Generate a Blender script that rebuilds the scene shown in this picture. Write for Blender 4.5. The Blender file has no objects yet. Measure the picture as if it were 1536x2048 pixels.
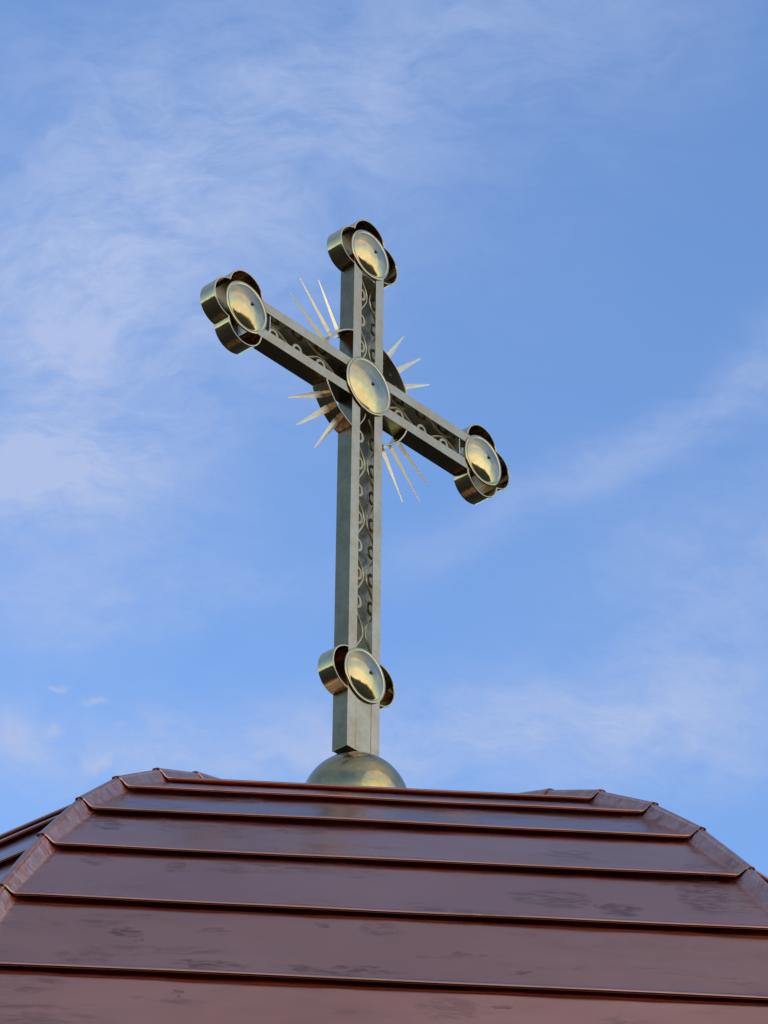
import bpy, bmesh, math, random
from mathutils import Vector, Matrix

S = bpy.context.scene
COL = S.collection
PI = math.pi
R = math.radians
random.seed(7)

# ------------------------------------------------------------------ camera, sky, sun, exposure
Z0 = 13.0                                   # height of the cross centre above the ground
CAM_AZ, CAM_EL, CAM_RO = R(47.1856), R(33.99985), R(0.51645)
fwd = Vector((math.sin(CAM_AZ) * math.cos(CAM_EL), math.cos(CAM_AZ) * math.cos(CAM_EL), math.sin(CAM_EL)))
r0 = Vector((math.cos(CAM_AZ), -math.sin(CAM_AZ), 0))
u0 = r0.cross(fwd)
right = math.cos(CAM_RO) * r0 + math.sin(CAM_RO) * u0
up = -math.sin(CAM_RO) * r0 + math.cos(CAM_RO) * u0
cam_d = bpy.data.cameras.new('camera')
cam = bpy.data.objects.new('camera', cam_d)
COL.objects.link(cam)
m = Matrix((right, up, -fwd)).transposed().to_4x4()
m.translation = Vector((-11.42669, -10.72194, -11.43662 + Z0))
cam.matrix_world = m
cam_d.sensor_fit = 'VERTICAL'
cam_d.sensor_height = 36.0
cam_d.lens = 36.0 * 6745.96 / 2048
cam_d.clip_start = 0.1
cam_d.clip_end = 20000
S.camera = cam

S.view_settings.view_transform = 'Standard'
S.view_settings.look = 'None'
S.view_settings.gamma = 1
S.view_settings.exposure = 1.1

SUN_AZ, SUN_EL = R(172), R(14)               # azimuth clockwise from +Y
SKY_STRENGTH = 0.15
SUN_STRENGTH = 0.25


class NT:
    """small helper for building node trees"""
    def __init__(self, tree):
        self.t = tree; self.n = tree.nodes; self.l = tree.links
    def new(self, typ, **kw):
        nd = self.n.new(typ)
        for k, v in kw.items():
            setattr(nd, k, v)
        return nd
    def put(self, sock, v):
        if hasattr(v, 'is_linked') or hasattr(v, 'links'):
            self.l.new(v, sock)
        else:
            sock.default_value = v
    def math(self, op, a, b=None, c=None, clamp=False):
        nd = self.new('ShaderNodeMath', operation=op); nd.use_clamp = clamp
        self.put(nd.inputs[0], a)
        if b is not None: self.put(nd.inputs[1], b)
        if c is not None: self.put(nd.inputs[2], c)
        return nd.outputs[0]
    def vmath(self, op, a, b=None):
        nd = self.new('ShaderNodeVectorMath', operation=op)
        self.put(nd.inputs[0], a)
        if b is not None: self.put(nd.inputs[1], b)
        return nd.outputs['Value'] if op in ('DOT_PRODUCT', 'LENGTH', 'DISTANCE') else nd.outputs['Vector']
    def comb(self, x, y, z=0.0):
        nd = self.new('ShaderNodeCombineXYZ')
        for s, v in zip(nd.inputs, (x, y, z)): self.put(s, v)
        return nd.outputs[0]
    def noise(self, vec, scale, detail=4.0, rough=0.5, dist=0.0, col=False, dim='3D'):
        nd = self.new('ShaderNodeTexNoise', noise_dimensions=dim)
        self.put(nd.inputs['Vector'], vec)
        nd.inputs['Scale'].default_value = scale; nd.inputs['Detail'].default_value = detail
        nd.inputs['Roughness'].default_value = rough; nd.inputs['Distortion'].default_value = dist
        return nd.outputs['Color' if col else 'Fac']
    def ramp(self, v, lo, hi, a=0.0, b=1.0, interp='SMOOTHSTEP'):
        nd = self.new('ShaderNodeMapRange', interpolation_type=interp)
        self.put(nd.inputs[0], v)
        nd.inputs[1].default_value = lo; nd.inputs[2].default_value = hi
        nd.inputs[3].default_value = a; nd.inputs[4].default_value = b
        return nd.outputs[0]
    def mix(self, f, a, b, blend='MIX'):
        nd = self.new('ShaderNodeMix', data_type='RGBA', blend_type=blend)
        self.put(nd.inputs[0], f); self.put(nd.inputs[6], a); self.put(nd.inputs[7], b)
        return nd.outputs[2]


def c4(r, g, b): return (r, g, b, 1.0)


world = bpy.data.worlds.new('World')
S.world = world
world.use_nodes = True
wt = NT(world.node_tree)
wt.n.clear()
wout = wt.new('ShaderNodeOutputWorld')
bg = wt.new('ShaderNodeBackground')
bg.inputs['Strength'].default_value = SKY_STRENGTH
wt.l.new(bg.outputs[0], wout.inputs[0])
sky = wt.new('ShaderNodeTexSky', sky_type='NISHITA')
sky.sun_disc = False
sky.sun_elevation = SUN_EL
sky.sun_rotation = SUN_AZ
sky.altitude = 200; sky.air_density = 1.0; sky.dust_density = 0.4; sky.ozone_density = 4.0
tc = wt.new('ShaderNodeTexCoord')
D = tc.outputs['Generated']
skycol = wt.mix(1.0, sky.outputs['Color'], c4(1.065, 1.0, 1.045), 'MULTIPLY')
# a pale yellow band of evening haze low along the horizon, and a cap on the glare round the hidden sun
sep0 = wt.new('ShaderNodeSeparateXYZ'); wt.l.new(tc.outputs['Generated'], sep0.inputs[0])
low = wt.math('EXPONENT', wt.math('MULTIPLY', wt.math('MAXIMUM', sep0.outputs[2], 0.0), -9.0))
sunny = wt.ramp(wt.vmath('DOT_PRODUCT', tc.outputs['Generated'], (math.sin(SUN_AZ), math.cos(SUN_AZ), 0)), -0.4, 0.8, 0.25, 0.90)
skycol = wt.mix(1.0, skycol, c4(3.6, 3.6, 3.6), 'DARKEN')
skycol = wt.mix(wt.math('MULTIPLY', low, sunny), skycol, c4(7.0, 6.1, 3.9))
# thin cirrus: a few drifting banks at fixed directions, broken up by wind-drawn noise
K = 6.746
dF = wt.math('MAXIMUM', wt.vmath('DOT_PRODUCT', D, tuple(fwd)), 0.05)
CX = wt.math('MULTIPLY', wt.math('DIVIDE', wt.vmath('DOT_PRODUCT', D, tuple(right)), dF), K)
CY_ = wt.math('MULTIPLY', wt.math('DIVIDE', wt.vmath('DOT_PRODUCT', D, tuple(up)), dF), K)
P2 = wt.comb(CX, CY_)
warp = wt.noise(P2, 1.6, 5, 0.55, 0.0, col=True)
PW = wt.vmath('ADD', P2, wt.vmath('MULTIPLY', wt.vmath('SUBTRACT', warp, (0.5, 0.5, 0.5)), (0.36, 0.36, 0.0)))
sxy = wt.new('ShaderNodeSeparateXYZ'); wt.l.new(PW, sxy.inputs[0])


sx2 = wt.new('ShaderNodeSeparateXYZ')
wt.l.new(wt.vmath('ADD', P2, wt.vmath('MULTIPLY', wt.vmath('SUBTRACT', wt.noise(P2, 14.0, 5, 0.6, 0.0, col=True), (0.5, 0.5, 0.5)), (0.09, 0.06, 0.0))), sx2.inputs[0])


def bank(px, py, rx, ry, ang, amp, sxy=sxy):
    x0, y0 = (px - 768) / 1000, (1024 - py) / 1000
    ca, sa = math.cos(R(ang)), math.sin(R(ang))
    dx = wt.math('SUBTRACT', sxy.outputs[0], x0); dy = wt.math('SUBTRACT', sxy.outputs[1], y0)
    a = wt.math('ADD', wt.math('MULTIPLY', dx, ca / rx), wt.math('MULTIPLY', dy, sa / rx))
    b = wt.math('ADD', wt.math('MULTIPLY', dx, -sa / ry), wt.math('MULTIPLY', dy, ca / ry))
    q = wt.math('ADD', wt.math('MULTIPLY', a, a), wt.math('MULTIPLY', b, b))
    return wt.math('MULTIPLY', wt.math('EXPONENT', wt.math('MULTIPLY', q, -1.0)), amp)


banks = [(170, 680, .32, .30, 30, .80), (110, 940, .26, .10, 10, 1.1), (420, 420, .40, .22, 40, .35), (950, 110, .50, .17, 12, .35),
         (150, 180, .40, .25, 30, .28), (1230, 905, .55, .065, 29, .50), (1480, 1200, .32, .24, 25, .60), (620, 1490, .75, .095, 0, 1.0),
         (1250, 1440, .45, .12, 5, .55), (90, 1190, .30, .12, 12, .50), (420, 1180, .25, .06, 10, .35), (30, 1460, .08, .08, 60, .40), (1536, 720, .2, .06, 29, .25), (560, 330, .75, .42, 35, .40)]
den = None
puffs = [(112, 1378, .024, .007, 0, .6), (192, 1402, .020, .009, 15, .6), (98, 1466, .016, .016, 0, .45), (195, 1528, .030, .016, 35, .5), (25, 1450, .035, .05, 20, .5)]
puff = None
for q in puffs:
    v = bank(*q, sxy=sx2)
    puff = v if puff is None else wt.math('ADD', puff, v)
for q in banks:
    v = bank(*q)
    den = v if den is None else wt.math('ADD', den, v)
rot = wt.new('ShaderNodeMapping'); rot.inputs['Rotation'].default_value = (0, 0, R(-22)); rot.inputs['Scale'].default_value = (1.0, 1.55, 1.0)
wt.l.new(PW, rot.inputs[0])
tex = wt.noise(rot.outputs[0], 3.3, 8, 0.55, 0.2)
rot2 = wt.new('ShaderNodeMapping'); rot2.inputs['Rotation'].default_value = (0, 0, R(-24)); rot2.inputs['Scale'].default_value = (1.0, 2.6, 1.0)
wt.l.new(PW, rot2.inputs[0])
tex2 = wt.noise(rot2.outputs[0], 8.5, 10, 0.68, 0.3)
mod = wt.math('ADD', wt.ramp(tex, 0.27, 0.73, 0.34, 0.88), wt.math('MULTIPLY', wt.math('SUBTRACT', tex2, 0.5), 1.25))
den = wt.math('ADD', wt.math('MULTIPLY', den, mod), wt.math('ADD', puff, 0.015), clamp=True)
# the rest of the sky: broken high cloud, denser towards the sun
sd = wt.new('ShaderNodeSeparateXYZ'); wt.l.new(D, sd.inputs[0])
dz = wt.math('ADD', wt.math('MAXIMUM', sd.outputs[2], 0.0), 0.12)
G = wt.comb(wt.math('DIVIDE', sd.outputs[0], dz), wt.math('DIVIDE', sd.outputs[1], dz))
gen = wt.ramp(wt.noise(G, 1.1, 8, 0.6, 0.6), 0.42, 0.70)
sdv = (math.sin(SUN_AZ), math.cos(SUN_AZ), 0.25)
toward = wt.ramp(wt.vmath('DOT_PRODUCT', D, sdv), 0.0, 0.95)
veil = wt.ramp(sd.outputs[2], 0.62, 0.88)      # a high veil thickening overhead
gen = wt.math('MULTIPLY', gen, wt.math('ADD', 0.30, wt.math('MULTIPLY', toward, 0.35)))
gen = wt.math('MAXIMUM', gen, wt.math('MULTIPLY', veil, wt.math('ADD', 0.33, wt.math('MULTIPLY', gen, 0.5))))
win = wt.ramp(wt.vmath('DOT_PRODUCT', D, tuple(fwd)), 0.90, 0.965)
dens = wt.math('ADD', wt.math('MULTIPLY', den, win), wt.math('MULTIPLY', gen, wt.math('SUBTRACT', 1.0, win)), clamp=True)
cloudcol = wt.mix(toward, c4(1.32, 1.64, 2.50), c4(3.4, 3.3, 3.1))
wt.l.new(wt.mix(dens, skycol, cloudcol), bg.inputs['Color'])

sun_d = bpy.data.lights.new('sun', 'SUN')
sun_d.energy = SUN_STRENGTH
sun_d.angle = R(80)
sun_d.color = (1.0, 0.82, 0.6)
sun = bpy.data.objects.new('sun', sun_d)
COL.objects.link(sun)
sdir = Vector((math.sin(SUN_AZ) * math.cos(SUN_EL), math.cos(SUN_AZ) * math.cos(SUN_EL), math.sin(SUN_EL)))
sun.rotation_euler = sdir.to_track_quat('Z', 'Y').to_euler()
sun.location = (0, 0, 40)

# ------------------------------------------------------------------ materials
def material(name):
    mt = bpy.data.materials.new(name)
    mt.use_nodes = True
    t = NT(mt.node_tree)
    p = t.n['Principled BSDF']
    return mt, t, p


def brass(name, base, alt, rough, bump, metallic=1.0, scratch=0.0):
    mt, t, p = material(name)
    co = t.new('ShaderNodeTexCoord').outputs['Object']
    geo = t.new('ShaderNodeNewGeometry').outputs['Position']
    n1 = t.noise(geo, 7.0, 5, 0.6)
    n2 = t.noise(geo, 34.0, 4, 0.6)
    f = t.ramp(t.math('ADD', t.math('MULTIPLY', n1, 0.65), t.math('MULTIPLY', n2, 0.35)), 0.38, 0.62)
    t.l.new(t.mix(f, c4(*base), c4(*alt)), p.inputs['Base Color'])
    p.inputs['Metallic'].default_value = metallic
    t.l.new(t.math('ADD', rough, t.math('MULTIPLY', f, rough * 0.5)), p.inputs['Roughness'])
    b = t.new('ShaderNodeBump')
    b.inputs['Strength'].default_value = bump
    b.inputs['Distance'].default_value = 0.01
    t.l.new(t.noise(geo, 9.0, 3, 0.5), b.inputs['Height'])
    t.l.new(b.outputs[0], p.inputs['Normal'])
    return mt


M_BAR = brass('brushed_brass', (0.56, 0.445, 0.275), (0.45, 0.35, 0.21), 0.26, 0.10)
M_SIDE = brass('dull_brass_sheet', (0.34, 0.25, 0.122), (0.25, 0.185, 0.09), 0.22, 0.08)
M_STEEL = brass('bare_steel', (0.84, 0.81, 0.69), (0.76, 0.73, 0.62), 0.36, 0.01)
M_DISC = brass('disc_brass', (0.58, 0.475, 0.26), (0.47, 0.38, 0.20), 0.10, 0.12)
M_DARK = brass('dark_bolt', (0.30, 0.24, 0.14), (0.22, 0.17, 0.10), 0.10, 0.02)
M_RING = brass('dull_bronze', (0.47, 0.37, 0.22), (0.40, 0.31, 0.18), 0.34, 0.05)
M_POL = brass('polished_brass', (0.80, 0.59, 0.30), (0.70, 0.50, 0.24), 0.11, 0.16)
M_RIM = brass('pale_brass', (0.78, 0.62, 0.34), (0.66, 0.52, 0.28), 0.24, 0.05)
M_RAY = brass('satin_brass', (0.95, 0.85, 0.62), (0.92, 0.81, 0.57), 0.30, 0.0, 0.72)
M_BALL = brass('spun_brass', (0.52, 0.39, 0.18), (0.40, 0.295, 0.13), 0.09, 0.10)

SMUDGES = [  # course, metres along, metres down, half sizes, strength
    (7, -1.223, 0.167, 0.068, 0.087, 0.8), (7, -0.968, 0.125, 0.043, 0.102, 0.35), (7, -0.787, 0.132, 0.128, 0.073, 0.35), (7, -0.401, 0.106, 0.108, 0.059, 0.4),
    (8, -1.252, 0.111, 0.062, 0.065, 0.7), (8, -0.932, 0.142, 0.045, 0.065, 0.6), (8, -0.662, 0.027, 0.105, 0.066, 0.25), (9, -1.112, 0.237, 0.067, 0.037, 0.9),
    (9, -1.055, 0.281, 0.018, 0.02, 0.9), (9, -1.233, 0.426, 0.058, 0.072, 0.45), (9, -0.783, 0.461, 0.137, 0.032, 0.9), (9, -0.273, 0.458, 0.237, 0.032, 0.8),
    (9, -0.764, 0.196, 0.06, 0.021, 0.5), (9, -0.343, 0.106, 0.036, 0.029, 0.8), (9, -0.101, 0.108, 0.081, 0.067, 0.45), (8, 0.635, 0.3, 0.168, 0.096, 0.65),
    (8, 0.886, 0.375, 0.084, 0.069, 0.9), (8, 1.278, 0.17, 0.107, 0.196, 0.8), (8, 1.399, 0.209, 0.086, 0.162, 0.5), (7, 1.332, 0.387, 0.132, 0.071, 0.5),
    (7, 0.749, 0.253, 0.088, 0.043, 0.5), (6, 1.151, 0.082, 0.093, 0.128, 0.6), (6, -0.607, 0.06, 0.089, 0.115, 0.5), (6, 0.494, 0.159, 0.137, 0.076, 0.4),
    (9, 0.441, 0.425, 0.052, 0.016, 0.9), (9, 0.212, 0.285, 0.032, 0.016, 0.6), (9, 0.477, 0.103, 0.061, 0.021, 0.35), (10, -0.915, 0.109, 0.019, 0.015, 0.8),
    (10, 0.152, 0.141, 0.118, 0.073, 0.4), (10, 0.36, 0.102, 0.028, 0.015, 0.8), (10, -1.461, 0.327, 0.113, 0.045, 0.35), (9, 0.987, 0.18, 0.413, 0.083, 0.2),
]
# copper
M_COP, t, p = material('copper_sheet')
uv = t.new('ShaderNodeUVMap', uv_map='sheet').outputs[0]
hp = t.new('ShaderNodeUVMap', uv_map='hip').outputs[0]
geo = t.new('ShaderNodeNewGeometry').outputs['Position']
sx = t.new('ShaderNodeSeparateXYZ'); t.l.new(hp, sx.inputs[0])
hipd = sx.outputs[0]
su = t.new('ShaderNodeSeparateXYZ'); t.l.new(uv, su.inputs[0])
near_hip = t.ramp(hipd, 0.10, 0.04)
cl = t.noise(geo, 1.3, 5, 0.55)
base = t.mix(t.ramp(cl, 0.35, 0.65), c4(0.63, 0.29, 0.20), c4(0.565, 0.255, 0.173))
# handling stains: smeared sideways along each sheet
st = t.vmath('MULTIPLY', uv, (1.5, 5.0, 1.0))
big = t.noise(st, 1.05, 3, 0.55, 0.6)
fine = t.noise(st, 4.5, 6, 0.65, 1.2)
stain = t.math('MULTIPLY', t.ramp(big, 0.54, 0.68), t.ramp(fine, 0.42, 0.60))
wv = t.noise(t.vmath('MULTIPLY', uv, (1.0, 1.6, 1.0)), 7.0, 5, 0.62, 0.6, col=True)
uw = t.vmath('ADD', uv, t.vmath('MULTIPLY', t.vmath('SUBTRACT', wv, (0.5, 0.5, 0.5)), (0.20, 0.12, 0.0)))
feather = t.ramp(t.noise(t.vmath('MULTIPLY', uv, (0.6, 2.0, 1.0)), 17.0, 6, 0.68, 1.0), 0.42, 0.56, 0.15, 1.0)
hand = None
for (k_, u_, v_, ru, rv, a_) in SMUDGES:
    q = t.vmath('MULTIPLY', t.vmath('SUBTRACT', uw, (u_ + 3.7 * k_, v_ + 1.9 * k_, 0)), (1 / (ru * 1.25), 1 / (rv * 1.25), 0))
    mk = t.ramp(t.vmath('LENGTH', q), 1.0, 0.62, 0.0, min(1.0, a_ * 1.1))
    hand = mk if hand is None else t.math('MAXIMUM', hand, mk)
scr = t.math('MULTIPLY', t.ramp(t.noise(t.vmath('MULTIPLY', uw, (3.0, 40.0, 1.0)), 1.6, 3, 0.5, 1.5), 0.66, 0.72), t.ramp(t.noise(uv, 1.9, 3, 0.5), 0.5, 0.62, 0.0, 0.5))
stain = t.math('MAXIMUM', scr, stain)
stain = t.math('MAXIMUM', t.math('MULTIPLY', stain, 0.6), t.math('MULTIPLY', hand, feather))
base = t.mix(t.math('MULTIPLY', stain, 0.80), base, c4(0.20, 0.105, 0.08))
pk = t.noise(geo, 22.0, 4, 0.6)
base = t.mix(t.math('MULTIPLY', near_hip, t.ramp(pk, 0.44, 0.60, 0.0, 0.6)), base, c4(0.66, 0.40, 0.31))  # paler pink at the hips: reflected horizon light put into the colour
t.l.new(base, p.inputs['Base Color'])
p.inputs['Metallic'].default_value = 1.0
rg = t.math('ADD', 0.14, t.math('MULTIPLY', t.noise(geo, 3.0, 4, 0.6), 0.10))
rg = t.math('ADD', rg, t.math('MULTIPLY', stain, 0.22))
rg = t.math('ADD', rg, t.math('MULTIPLY', near_hip, 0.10))
t.l.new(rg, p.inputs['Roughness'])
b1 = t.new('ShaderNodeBump'); b1.inputs['Strength'].default_value = 0.16; b1.inputs['Distance'].default_value = 0.05
t.l.new(t.noise(t.vmath('MULTIPLY', uv, (1.0, 2.0, 1.0)), 2.2, 2, 0.4), b1.inputs['Height'])
b2 = t.new('ShaderNodeBump'); b2.inputs['Distance'].default_value = 0.012
t.l.new(t.math('MULTIPLY', near_hip, 0.55), b2.inputs['Strength'])
t.l.new(t.noise(geo, 16.0, 4, 0.6, 0.8), b2.inputs['Height'])
t.l.new(b1.outputs[0], b2.inputs['Normal'])
t.l.new(b2.outputs[0], p.inputs['Normal'])

M_GROUND, t, p = material('dark_grass')
geo = t.new('ShaderNodeNewGeometry').outputs['Position']
n = t.noise(geo, 0.15, 8, 0.65)
t.l.new(t.mix(t.ramp(n, 0.35, 0.65), c4(0.022, 0.019, 0.011), c4(0.038, 0.028, 0.018)), p.inputs['Base Color'])
p.inputs['Roughness'].default_value = 0.95
M_RIDGE, t, p = material('unseen_ridge_dark')  # for the added ridge, dark for what the metal reflects
geo = t.new('ShaderNodeNewGeometry').outputs['Position']
n = t.noise(geo, 0.08, 8, 0.65)
t.l.new(t.mix(t.ramp(n, 0.35, 0.65), c4(0.024, 0.021, 0.012), c4(0.045, 0.033, 0.02)), p.inputs['Base Color'])
p.inputs['Roughness'].default_value = 1.0
M_WALL, t, p = material('lime_plaster')
geo = t.new('ShaderNodeNewGeometry').outputs['Position']
n = t.noise(geo, 1.5, 8, 0.65)
t.l.new(t.mix(t.ramp(n, 0.35, 0.65), c4(0.42, 0.38, 0.32), c4(0.34, 0.30, 0.25)), p.inputs['Base Color'])
p.inputs['Roughness'].default_value = 0.9

# ------------------------------------------------------------------ object helpers
def tag(o, label=None, cat=None, group=None, kind=None):
    for k, v in (('label', label), ('category', cat), ('group', group), ('kind', kind)):
        if v: o[k] = v
    return o


def empty(name, loc, label, cat):
    o = bpy.data.objects.new(name, None)
    o.location = loc; o.empty_display_size = 0.1
    COL.objects.link(o)
    return tag(o, label, cat)


def link(name, bm, mat, parent=None, smooth=False, angle=None, loc=None, keep_normals=False):
    if not keep_normals:
        bmesh.ops.recalc_face_normals(bm, faces=bm.faces)
    me = bpy.data.meshes.new(name)
    bm.to_mesh(me); bm.free()
    me.materials.append(mat)
    if smooth:
        for f in me.polygons: f.use_smooth = True
        if angle is not None:
            me.set_sharp_from_angle(angle=angle)
    o = bpy.data.objects.new(name, me)
    COL.objects.link(o)
    if parent: o.parent = parent
    if loc: o.location = loc
    return o


def add_box(bm, x0, x1, y0, y1, z0, z1, bev=0.0):
    vs = [bm.verts.new((x, y, z)) for x in (x0, x1) for y in (y0, y1) for z in (z0, z1)]
    q = [(0, 1, 3, 2), (4, 6, 7, 5), (0, 4, 5, 1), (2, 3, 7, 6), (0, 2, 6, 4), (1, 5, 7, 3)]
    fs = [bm.faces.new([vs[i] for i in f]) for f in q]
    if bev:
        es = list({e for f in fs for e in f.edges})
        bmesh.ops.bevel(bm, geom=es, offset=bev, segments=2, affect='EDGES', profile=0.5)


def add_strip(bm, pts, th, y0, y1, closed=False):
    """a band of sheet metal following the 2D path pts (x,z), thickness th, standing from y0 to y1"""
    n = len(pts)
    inn, out = [], []
    for i, pnt in enumerate(pts):
        a = pts[(i - 1) % n] if (closed or i > 0) else pnt
        b = pts[(i + 1) % n] if (closed or i < n - 1) else pnt
        tx, tz = b[0] - a[0], b[1] - a[1]
        L = math.hypot(tx, tz) or 1
        nx, nz = -tz / L, tx / L
        inn.append((pnt[0] - nx * th / 2, pnt[1] - nz * th / 2))
        out.append((pnt[0] + nx * th / 2, pnt[1] + nz * th / 2))
    ring = []
    c = min(th * 0.35, 0.0025)
    for (a, o) in zip(inn, out):
        def L(k): return (a[0] + (o[0] - a[0]) * k, a[1] + (o[1] - a[1]) * k)
        e = c / th
        prof = [(0, y1), (0, y0 + c), (e, y0), (1 - e, y0), (1, y0 + c), (1, y1)]
        ring.append([bm.verts.new((L(k)[0], y, L(k)[1])) for k, y in prof])
    m_ = len(ring[0])
    rng = range(n) if closed else range(n - 1)
    for i in rng:
        A, B = ring[i], ring[(i + 1) % n]
        for j in range(m_):
            bm.faces.new((A[j], A[(j + 1) % m_], B[(j + 1) % m_], B[j]))
    if not closed:
        bm.faces.new(ring[0]); bm.faces.new(list(reversed(ring[-1])))


def add_lathe(bm, prof, seg=64, axis_y=True):
    """prof: list of (radius, y); revolve about the y axis (towards the viewer is -y)"""
    rings = []
    for r, y in prof:
        if r < 1e-6:
            rings.append([bm.verts.new((0, y, 0))])
        else:
            rings.append([bm.verts.new((r * math.cos(2 * PI * i / seg), y, r * math.sin(2 * PI * i / seg))) for i in range(seg)])
    for a, b in zip(rings, rings[1:]):
        for i in range(seg):
            j = (i + 1) % seg
            if len(a) == 1: bm.faces.new((a[0], b[i], b[j]))
            elif len(b) == 1: bm.faces.new((a[i], b[0], a[j]))
            else: bm.faces.new((a[i], b[i], b[j], a[j]))


def arc(cx, cz, r, a0, a1, n=28):
    return [(cx + r * math.cos(a0 + (a1 - a0) * i / n), cz + r * math.sin(a0 + (a1 - a0) * i / n)) for i in range(n + 1)]

# ------------------------------------------------------------------ ground
bm = bmesh.new()
GN = 48
for rr in (3000,):
    ring = [bm.verts.new((rr * math.cos(2 * PI * i / GN), rr * math.sin(2 * PI * i / GN), 0)) for i in range(GN)]
    bm.faces.new(ring)
tag(link('ground', bm, M_GROUND), 'dark grassy ground far below the church roof', 'ground', kind='structure')

# unseen dark ridge all round, added so the metal reflects a dark horizon
bm = bmesh.new()
rows = []
HN = 240
for i in range(HN):
    a = 2 * PI * i / HN
    hgt = 44 + 10 * math.sin(3 * a + 1) + 7 * math.sin(7 * a + 2.2) + 4 * math.sin(17 * a) + random.uniform(-1.5, 1.5)
    rows.append([bm.verts.new((r * math.cos(a), r * math.sin(a), z)) for r, z in
                 ((380, -1), (400, hgt * .45), (430, hgt * .8), (470, hgt), (560, hgt * .85), (700, -1))])
for i in range(HN):
    A, B = rows[i], rows[(i + 1) % HN]
    for k in range(5): bm.faces.new((A[k], B[k], B[k + 1], A[k + 1]))
tag(link('unseen_ridge', bm, M_RIDGE), 'unseen dark ridge added round the horizon for reflections', 'unseen_ridge', kind='structure')

# ------------------------------------------------------------------ church dome
DEP = 0.111
AX = Vector((-0.0307, DEP / 2 + 0.0324, 0))
PSI = R(42.559)
SEAMS = [(0.22, -3.085), (0.62, -3.175), (1.02, -3.30), (1.41, -3.450),
         (1.7986, -3.6263), (2.1887, -3.8391), (2.5663, -4.105), (2.881, -4.3933), (3.1836, -4.7383),
         (3.4805, -5.1357), (3.7566, -5.5831), (3.99, -6.06), (4.16, -6.55), (4.27, -7.05)]
STEP = 0.023
church = empty('church', (AX.x, AX.y, 0), 'church topped by a faceted dome of overlapping brown copper sheets', 'church')


def facet_frame(j):
    a = PSI + j * PI / 4
    nh = Vector((-math.sin(a), -math.cos(a), 0))
    s = Vector((math.cos(a), -math.sin(a), 0))
    half = R(25) if j % 2 == 0 else R(20)
    k = 1.0 if j % 2 == 0 else math.cos(R(20)) / math.cos(R(25))
    return nh, s, half, k


RISE = 0.034
def rise(d):
    if d >= 0.052: return 0.0
    if d <= 0.016: return RISE
    x = 1 - (d - 0.016) / 0.036
    return RISE * (x * x * (3 - 2 * x)) ** 1.1


def course(bm, j, k, fine):
    nh, s, half, kk = facet_frame(j)
    T = math.tan(half)
    (rA, zA), (rB, zB) = SEAMS[k], SEAMS[k + 1]
    rA *= kk; rB *= kk
    def dirn(a, b):
        L = math.hypot(b[0] - a[0], b[1] - a[1]); return (b[0] - a[0]) / L, (b[1] - a[1]) / L, L
    tr, tz, _ = dirn((rA, zA), (rB, zB))
    A = (rA - STEP * (-tz), zA - STEP * tr)
    tr, tz, L = dirn(A, (rB, zB))
    nr, nz = -tz, tr
    vs = [(-0.055, -0.001), (0.0, 0.0), (0.02, 0), (0.06, 0)]
    vs += [(0.06 + (L - 0.06 - 0.05) * i / 5, 0) for i in range(1, 6)]
    vs += [(L - 0.030, 0.0), (L - 0.022, 0.001), (L - 0.016, 0.003), (L - 0.011, 0.0052), (L - 0.006, 0.0062), (L - 0.0015, 0.0054),
           (L + 0.002, 0.0032), (L + 0.0042, 0.0), (L + 0.0045, -0.0035), (L + 0.0018, -0.007), (L - 0.005, -0.0095), (L - 0.015, -0.0155), (L - 0.024, -0.022), (L - 0.026, -0.036)]
    uvl = bm.loops.layers.uv.get('sheet') or bm.loops.layers.uv.new('sheet')
    hpl = bm.loops.layers.uv.get('hip') or bm.loops.layers.uv.new('hip')
    cr = 0.0016
    rows = []
    ds = [0, 0.008, 0.016, 0.019, 0.023, 0.028, 0.033, 0.038, 0.043, 0.048, 0.052, 0.060, 0.09, 0.15] if fine else [0, 0.016, 0.03, 0.04, 0.055]
    rnd = random.Random(k * 31 + j)
    w1, w2, w3 = rnd.uniform(0, 6), rnd.uniform(0, 6), rnd.uniform(0.6, 1.2)
    for (v, h) in vs:
        row = []
        r = A[0] + tr * v; hw = (r) * T
        ul = [(-1, d) for d in ds]
        nm = 36 if fine else 4
        dm = ds[-1]
        mids = [(0, -hw + dm + (2 * hw - 2 * dm) * i / nm) for i in range(1, nm)]
        for e in ul + mids + [(1, d) for d in reversed(ds)]:
            if e[0] == 0: u = e[1]; d = hw - abs(u)
            else: d = e[1]; u = e[0] * (hw - d)
            sg = -1 if u < 0 else 1
            P = nh * (A[0] + tr * v + nr * h) + s * u
            z = A[1] + tz * v + nz * h
            # keep the hip edge exactly on the hip plane
            P += s * sg * (nr * h * T) * (1 if d < 0.09 else max(0.0, 1 - (d - 0.09) / 0.1))
            e_ = rise(d) + STEP * 0.72 * (rise(d) / RISE) * max(0.0, min(1.0, 1 - v / L))
            hd = (nh * math.cos(half) + s * sg * math.sin(half)) * nr * math.cos(half)
            ln = math.hypot(hd.length, nz)
            P += hd * (e_ / ln); z += nz * e_ / ln
            # slight unevenness of the hand-dressed sheet along the fold
            wob = cr * (math.sin(u * 2.3 * w3 + w1) + 0.6 * math.sin(u * 5.9 * w3 + w2)) * min(1, d / 0.12) * min(1, max(0, v) / 0.1)
            P += nh * (nr * wob); z += nz * wob
            row.append((bm.verts.new((P.x, P.y, z + Z0)), u, v, d))
        rows.append(row)
    for a, b in zip(rows, rows[1:]):
        for i in range(len(a) - 1):
            q = (a[i], b[i], b[i + 1], a[i + 1])
            f = bm.faces.new([x[0] for x in q])
            for lp, x in zip(f.loops, q):
                lp[uvl].uv = (x[1] + j * 11.3 + k * 3.7, x[2] + k * 1.9)
                lp[hpl].uv = (x[3], k)


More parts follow.
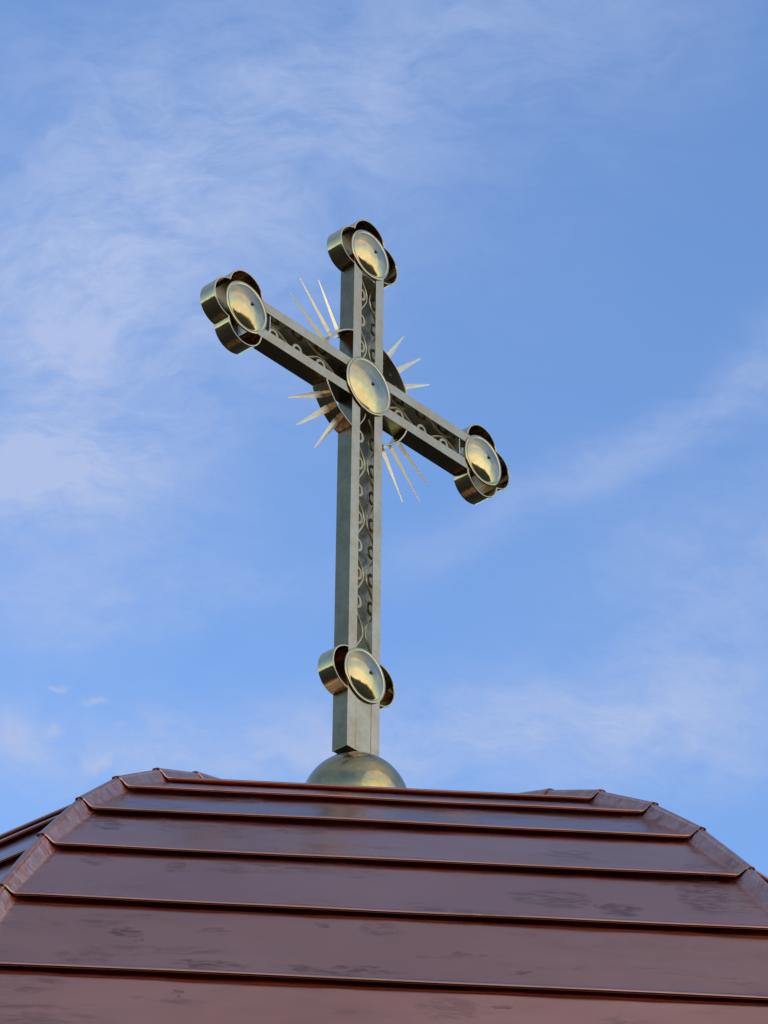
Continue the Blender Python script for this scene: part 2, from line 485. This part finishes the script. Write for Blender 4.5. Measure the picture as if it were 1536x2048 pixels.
for j in range(8):
    seen = j in (0, 1, 7)
    if seen:
        for k in range(len(SEAMS) - 1):
            bm = bmesh.new()
            course(bm, j, k, True)
            link('copper_sheet', bm, M_COP, church, smooth=True, angle=R(50))
    else:
        bm = bmesh.new()
        for k in range(len(SEAMS) - 1):
            course(bm, j, k, False)
        link('roof_facet', bm, M_COP, church, smooth=True, angle=R(50))

# hip caps: a folded strip over each ridge, in lengths that lap like the sheets
for j in range(8):
    nh, s, half, kk = facet_frame(j)
    corner = (nh * math.cos(half) + s * math.sin(half))
    side = Vector((-corner.y, corner.x, 0))
    bm = bmesh.new()
    uvl = bm.loops.layers.uv.new('sheet'); hpl = bm.loops.layers.uv.new('hip')
    for k in range(len(SEAMS) - 1):
        (rA, zA), (rB, zB) = SEAMS[k], SEAMS[k + 1]
        f_ = kk / math.cos(half)
        a = Vector((rA * f_, zA)); b = Vector((rB * f_, zB))
        d = (b - a).normalized(); n = Vector((-d.y, d.x))
        a2 = a - n * STEP * 0.28; L = (b - a2).length
        d = (b - a2).normalized(); n = Vector((-d.y, d.x))
        rows = []
        for v, lift in ((0.0, 0.0), (0.05, 0), (L * .5, 0.001), (L - 0.03, 0.001), (L - .006, 0.003), (L + 0.002, 0.0025), (L + 0.001, -0.010)):
            row = []
            for w, h in ((-0.0185, 0.022), (-0.0175, 0.034), (-0.013, 0.0385), (0, 0.040), (0.013, 0.0385), (0.0175, 0.034), (0.0185, 0.022)):
                q = a2 + d * v + n * (h + lift)
                P = corner * q.x + side * w
                row.append(bm.verts.new((P.x, P.y, q.y + Z0)))
            rows.append(row)
        for ra, rb in zip(rows, rows[1:]):
            for i in range(len(ra) - 1):
                f = bm.faces.new((ra[i], rb[i], rb[i + 1], ra[i + 1]))
                for lp in f.loops:
                    lp[uvl].uv = (lp.vert.co.x, lp.vert.co.z); lp[hpl].uv = (0.02, k)
    link('hip_cap', bm, M_COP, church, smooth=True, angle=R(40))

# walls of the drum below the roof (out of the picture, seen only in reflections)
bm = bmesh.new()
def octo(r, z):
    out = []
    for j in range(8):
        nh, s, half, kk = facet_frame(j)
        P = (nh + s * math.tan(half)) * (r * kk)
        out.append(bm.verts.new((P.x, P.y, z)))
    return out
lv = [octo(r, z) for r, z in ((4.05, 0), (4.05, 5.7), (4.22, 5.8), (4.22, 5.93))]
for a, b in zip(lv, lv[1:]):
    for i in range(8):
        bm.faces.new((a[i], a[(i + 1) % 8], b[(i + 1) % 8], b[i]))
link('wall', bm, M_WALL, church)

# ------------------------------------------------------------------ ball under the cross
CY = DEP / 2
ball = None
bm = bmesh.new()
RB = 0.2918
bmesh.ops.create_uvsphere(bm, u_segments=96, v_segments=64, radius=RB)
ball = link('finial_ball', bm, M_BALL, None, smooth=True, loc=(0, CY, -2.727 + Z0))
tag(ball, 'gilded metal ball on the roof peak carrying the cross', 'ball finial')

# ------------------------------------------------------------------ the cross
HT, HB, ZB, W, WI = 0.9596, -1.9412, -2.4272, 0.1255, 0.0605
cross = empty('cross', (0, 0, ZB + Z0), 'large ornate gilded metal cross with round discs and pointed rays', 'cross')
cross_z = ZB


def part(name, bm, mat, parent=None, **kw):
    """bm is in cross-centre coordinates; the cross Empty stands at its foot"""
    bmesh.ops.translate(bm, vec=(0, 0, -ZB), verts=bm.verts)
    o = link(name, bm, mat, parent or cross, **kw)
    return o


TH = 0.004
END = 0.80
# the upright and the two arms: outer side plates over a bare lining
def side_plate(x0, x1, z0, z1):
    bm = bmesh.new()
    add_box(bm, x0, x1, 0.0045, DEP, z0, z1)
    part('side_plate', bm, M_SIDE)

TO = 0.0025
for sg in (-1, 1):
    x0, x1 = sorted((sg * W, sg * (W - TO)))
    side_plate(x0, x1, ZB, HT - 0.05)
bm = bmesh.new()
WL = W - TO - 0.0004
for sg in (-1, 1):
    x0, x1 = sorted((sg * WL, sg * (WL - 0.002)))
    add_box(bm, x0, x1, 0.0048, DEP - TH - 0.0004, ZB + 0.003, HT - 0.05)
add_box(bm, -WL, WL, DEP - TH, DEP - 0.0006, ZB + 0.003, HT - 0.05)
WX = WL - 0.0024
for z in (W, -W + TH, HT - 0.165, HB + 0.12):
    add_box(bm, -WX, WX, 0.0048, DEP - TH - 0.0004, z - TH, z)
part('lining', bm, M_STEEL)
for sg in (-1, 1):
    x0, x1 = sorted((sg * (W + 0.0005), sg * 0.95))
    for z in (W - TO, -W):
        side_plate(x0, x1, z, z + TO)
    bm = bmesh.new()
    for z in (WL - 0.002, -WL):
        add_box(bm, x0, x1, 0.0048, DEP - TH - 0.0004, z, z + 0.002)
    add_box(bm, x0, x1, DEP - TH, DEP - 0.0006, -WL, WL)
    xa, xb = sorted((sg * END, sg * (END + TH)))
    add_box(bm, xa, xb, 0.0048, DEP - TH - 0.0004, -WX, WX)
    part('lining', bm, M_STEEL)
# flat bars framing the open fronts
for sg in (-1, 1):
    bm = bmesh.new()
    x0, x1 = sorted((sg * WI, sg * (W + 0.001)))
    add_box(bm, x0, x1, 0, TH, ZB - 0.001, HT - 0.05, 0.0012)
    part('front_bar', bm, M_BAR)
for sx_ in (-1, 1):
    for sz_ in (-1, 1):
        bm = bmesh.new()
        x0, x1 = sorted((sx_ * (W + 0.0012), sx_ * 0.95))
        z0, z1 = sorted((sz_ * WI, sz_ * (W + 0.001)))
        add_box(bm, x0, x1, 0, TH, z0, z1, 0.0012)
        part('front_bar', bm, M_BAR)
bm = bmesh.new()
add_box(bm, -WI + 0.0022, WI - 0.0022, 0.001, TH + 0.001, ZB - 0.0005, HB + 0.05, 0.001)
part('front_plate', bm, M_BAR)

# scrollwork inside the open fronts: waved bands and small rings; on the far side of each channel they sit deeper
def wave(bm, axis, lo, hi, centre, period, sg, deep):
    y0 = 0.030 if deep else 0.0052
    sh = y0 * 1.07 if deep else 0.0
    pts = []
    n = int((hi - lo) / period * 28)
    for i in range(n + 1):
        q = lo + (hi - lo) * i / n
        o = sg * (0.047 + sh - 0.0385 * math.cos(2 * PI * (q - centre - sh) / period))
        o = max(-WX + 0.003, min(WX - 0.003, o))
        pts.append((o, q) if axis == 'z' else (q, o))
    add_strip(bm, pts, 0.0075, y0, y0 + 0.012)

VP = 0.3695
for sg in (-1, 1):
    for lo, hi, c in ((W + 0.003, HT - 0.17, 0.263), (HB + 0.13, -W - 0.003, -0.557)):
        bm = bmesh.new()
        wave(bm, 'z', lo, hi, c, VP if lo < 0 else 0.376, sg, sg > 0)
        part('scroll_band', bm, M_RIM, smooth=True, angle=R(40))
    for sx_ in (-1, 1):
        bm = bmesh.new()
        lo, hi = sorted((sx_ * (W + 0.003), sx_ * (END - 0.003)))
        wave(bm, 'x', lo, hi, -0.385 if sx_ < 0 else 0.277, 0.385, sg, sg > 0)
        part('scroll_band', bm, M_RIM, smooth=True, angle=R(40))
spots = []
for sg in (-1, 1):
    y = 0.0052 if sg < 0 else 0.058
    e = sg * WI if sg < 0 else WX - 0.004
    sh = 0.0 if sg < 0 else 0.052
    for k in range(7): spots.append((e, y, -0.375 - VP / 2 * k + sh))
    for k in range(3): spots.append((e, y, 0.263 + 0.188 * k + sh))
    for k in range(3): spots.append((-0.385 - 0.193 * k + sh, y, e)); spots.append((0.277 + 0.193 * k + sh, y, e))
srcs = {}
for (x, y, z) in spots:
    key = 'full' if y < 0.02 else ('left' if abs(x - WX + 0.004) < 1e-6 else 'down')
    if key not in srcs:
        bm = bmesh.new()
        if key == 'full': pts = [(0.032 * math.cos(2 * PI * i / 32), 0.036 * math.sin(2 * PI * i / 32)) for i in range(32)]
        elif key == 'left': pts = [(0.032 * math.cos(PI / 2 + PI * i / 18), 0.036 * math.sin(PI / 2 + PI * i / 18)) for i in range(19)]
        else: pts = [(0.036 * math.cos(PI + PI * i / 18), 0.032 * math.sin(PI + PI * i / 18)) for i in range(19)]
        add_strip(bm, pts, 0.019, 0, 0.008, closed=(key == 'full'))
        srcs[key] = link('scroll_ring', bm, M_RING, cross, smooth=True, angle=R(40), loc=(x, y, z - ZB))
    else:
        c = srcs[key].copy(); c.location = (x, y, z - ZB); c.parent = cross; COL.objects.link(c)

# halo band between the arms and its twelve rays
HR = 0.36
a_in = math.asin((W + 0.002) / HR)
for q in range(4):
    bm = bmesh.new()
    add_strip(bm, arc(0, 0, HR, q * PI / 2 + a_in, (q + 1) * PI / 2 - a_in, 40), 0.007, 0.004, DEP + 0.002)
    o = part('halo_band', bm, M_POL, smooth=True, angle=R(40))
    bm = bmesh.new()
    add_strip(bm, arc(0, 0, HR, q * PI / 2 + a_in, (q + 1) * PI / 2 - a_in, 40), 0.0105, 0.000, 0.0035)
    part('rim', bm, M_RIM, o, smooth=True, angle=R(40))
RAYLEN = {-1: 0.702, 0: 0.735, 1: 0.702}
for q in range(4):
    for k in (-1, 0, 1):
        a = R(45 + 90 * q + 13.3 * k)
        e = Vector((math.cos(a), 0, math.sin(a))); f = Vector((-math.sin(a), 0, math.cos(a))); y = Vector((0, 1, 0))
        bm = bmesh.new()
        rings = []
        for r, w in ((HR - 0.004, 0.015), (HR + 0.025, 0.0225), (RAYLEN[k] - 0.006, 0.0042)):
            c = e * r + y * 0.058
            rings.append([bm.verts.new(c + f * w), bm.verts.new(c + y * w * .5), bm.verts.new(c - f * w), bm.verts.new(c - y * w * .5)])
        tip = bm.verts.new(e * RAYLEN[k] + y * 0.058)
        for A, B in zip(rings, rings[1:]):
            for i in range(4): bm.faces.new((A[i], A[(i + 1) % 4], B[(i + 1) % 4], B[i]))
        for i in range(4): bm.faces.new((rings[-1][i], rings[-1][(i + 1) % 4], tip))
        bm.faces.new(rings[0])
        part('ray', bm, M_RAY)

# trefoil loops at the three upper ends, a pair of loops at the foot
LO, LR = 0.115, 0.130
half_d = LO * math.sqrt(2) / 2
cusp_out = math.sqrt(LR * LR - half_d * half_d)
def trefoil(cx, cz, ex, ez, three=True):
    fx, fz = -ez, ex
    def W2(a, b): return (cx + ex * a + fx * b, cz + ez * a + fz * b)
    cq = LO / 2 + cusp_out / math.sqrt(2)           # cusp at (cq, cq) in tip / side coordinates
    loops = []
    if three:
        a0 = math.atan2(cq, cq - LO)
        loops.append([(LO + LR * math.cos(t_), LR * math.sin(t_)) for t_ in [-a0 + 2 * a0 * i / 40 for i in range(41)]])
    for sg in (1, -1):
        st_ = math.atan2(cq - LO, cq) if three else -math.asin(min(1, (W + .002 - LO) / LR)) * -1
        en = PI - math.asin((W + 0.002 - LO) / LR)
        loops.append([(LR * math.cos(t_), sg * (LO + LR * math.sin(t_))) for t_ in [st_ + (en - st_) * i / 40 for i in range(41)]])
    for lp in loops:
        bm = bmesh.new()
        add_strip(bm, [W2(*q) for q in lp], 0.008, 0.001, DEP)
        o = part('trefoil_loop', bm, M_POL, smooth=True, angle=R(40))
        bm = bmesh.new()
        add_strip(bm, [W2(*q) for q in lp], 0.0095, -0.0025, 0.0005)
        part('rim', bm, M_RIM, o, smooth=True, angle=R(40))
    if three:
        polys = [list(reversed(loops[2]))[:-1] + loops[0][:-1] + loops[1]]
    else:
        polys = loops[0:2]
    for pl in polys:
        bm = bmesh.new()
        fr = [W2(*q) for q in pl]
        lo_ = [bm.verts.new((x, DEP + 0.0006, z)) for x, z in fr]
        hi_ = [bm.verts.new((x, DEP + 0.004, z)) for x, z in fr]
        bm.faces.new(lo_); bm.faces.new(list(reversed(hi_)))
        for i in range(len(fr)):
            k2 = (i + 1) % len(fr)
            bm.faces.new((lo_[i], lo_[k2], hi_[k2], hi_[i]))
        part('trefoil_back', bm, M_SIDE)

trefoil(-1, 0, -1, 0)
trefoil(1, 0, 1, 0)
trefoil(0, HT, 0, 1)
trefoil(0, HB, 0, -1, three=False)

# domed discs with a screw
def disc(x, z, r, cap):
    bm = bmesh.new()
    fl = 0.021
    a = r - fl
    prof = [(0.0, -0.002), (r - 0.004, -0.002), (r, -0.004), (r + 0.0005, -0.007), (r - 0.003, -0.0105), (r - 0.008, -0.0115), (a + 0.0035, -0.0112), (a + 0.001, -0.0100), (a, -0.0104)]
    Rc = (a * a + cap * cap) / (2 * cap)
    for i in range(1, 25):
        rr = a * (1 - i / 24)
        prof.append((rr, -0.0108 - (math.sqrt(Rc * Rc - rr * rr) - (Rc - cap))))
    add_lathe(bm, prof, 96)
    bmesh.ops.translate(bm, vec=(x, 0, z), verts=bm.verts)
    d = part('disc', bm, M_DISC, smooth=True, angle=R(35))
    bm = bmesh.new()
    add_lathe(bm, [(0.0145, 0.002), (0.0145, -0.001), (0.0092, -0.0015), (0.0092, -0.005), (0.0075, -0.009), (0.004, -0.0115), (0, -0.012)], 20)
    bmesh.ops.translate(bm, vec=(x, -0.0108 - cap, z), verts=bm.verts)
    part('screw', bm, M_DARK, d, smooth=True, angle=R(35))

disc(0, 0, 0.1863, 0.030)
for x, z in ((-1, 0), (1, 0), (0, HT), (0, HB)):
    disc(x, z, 0.1627, 0.040)
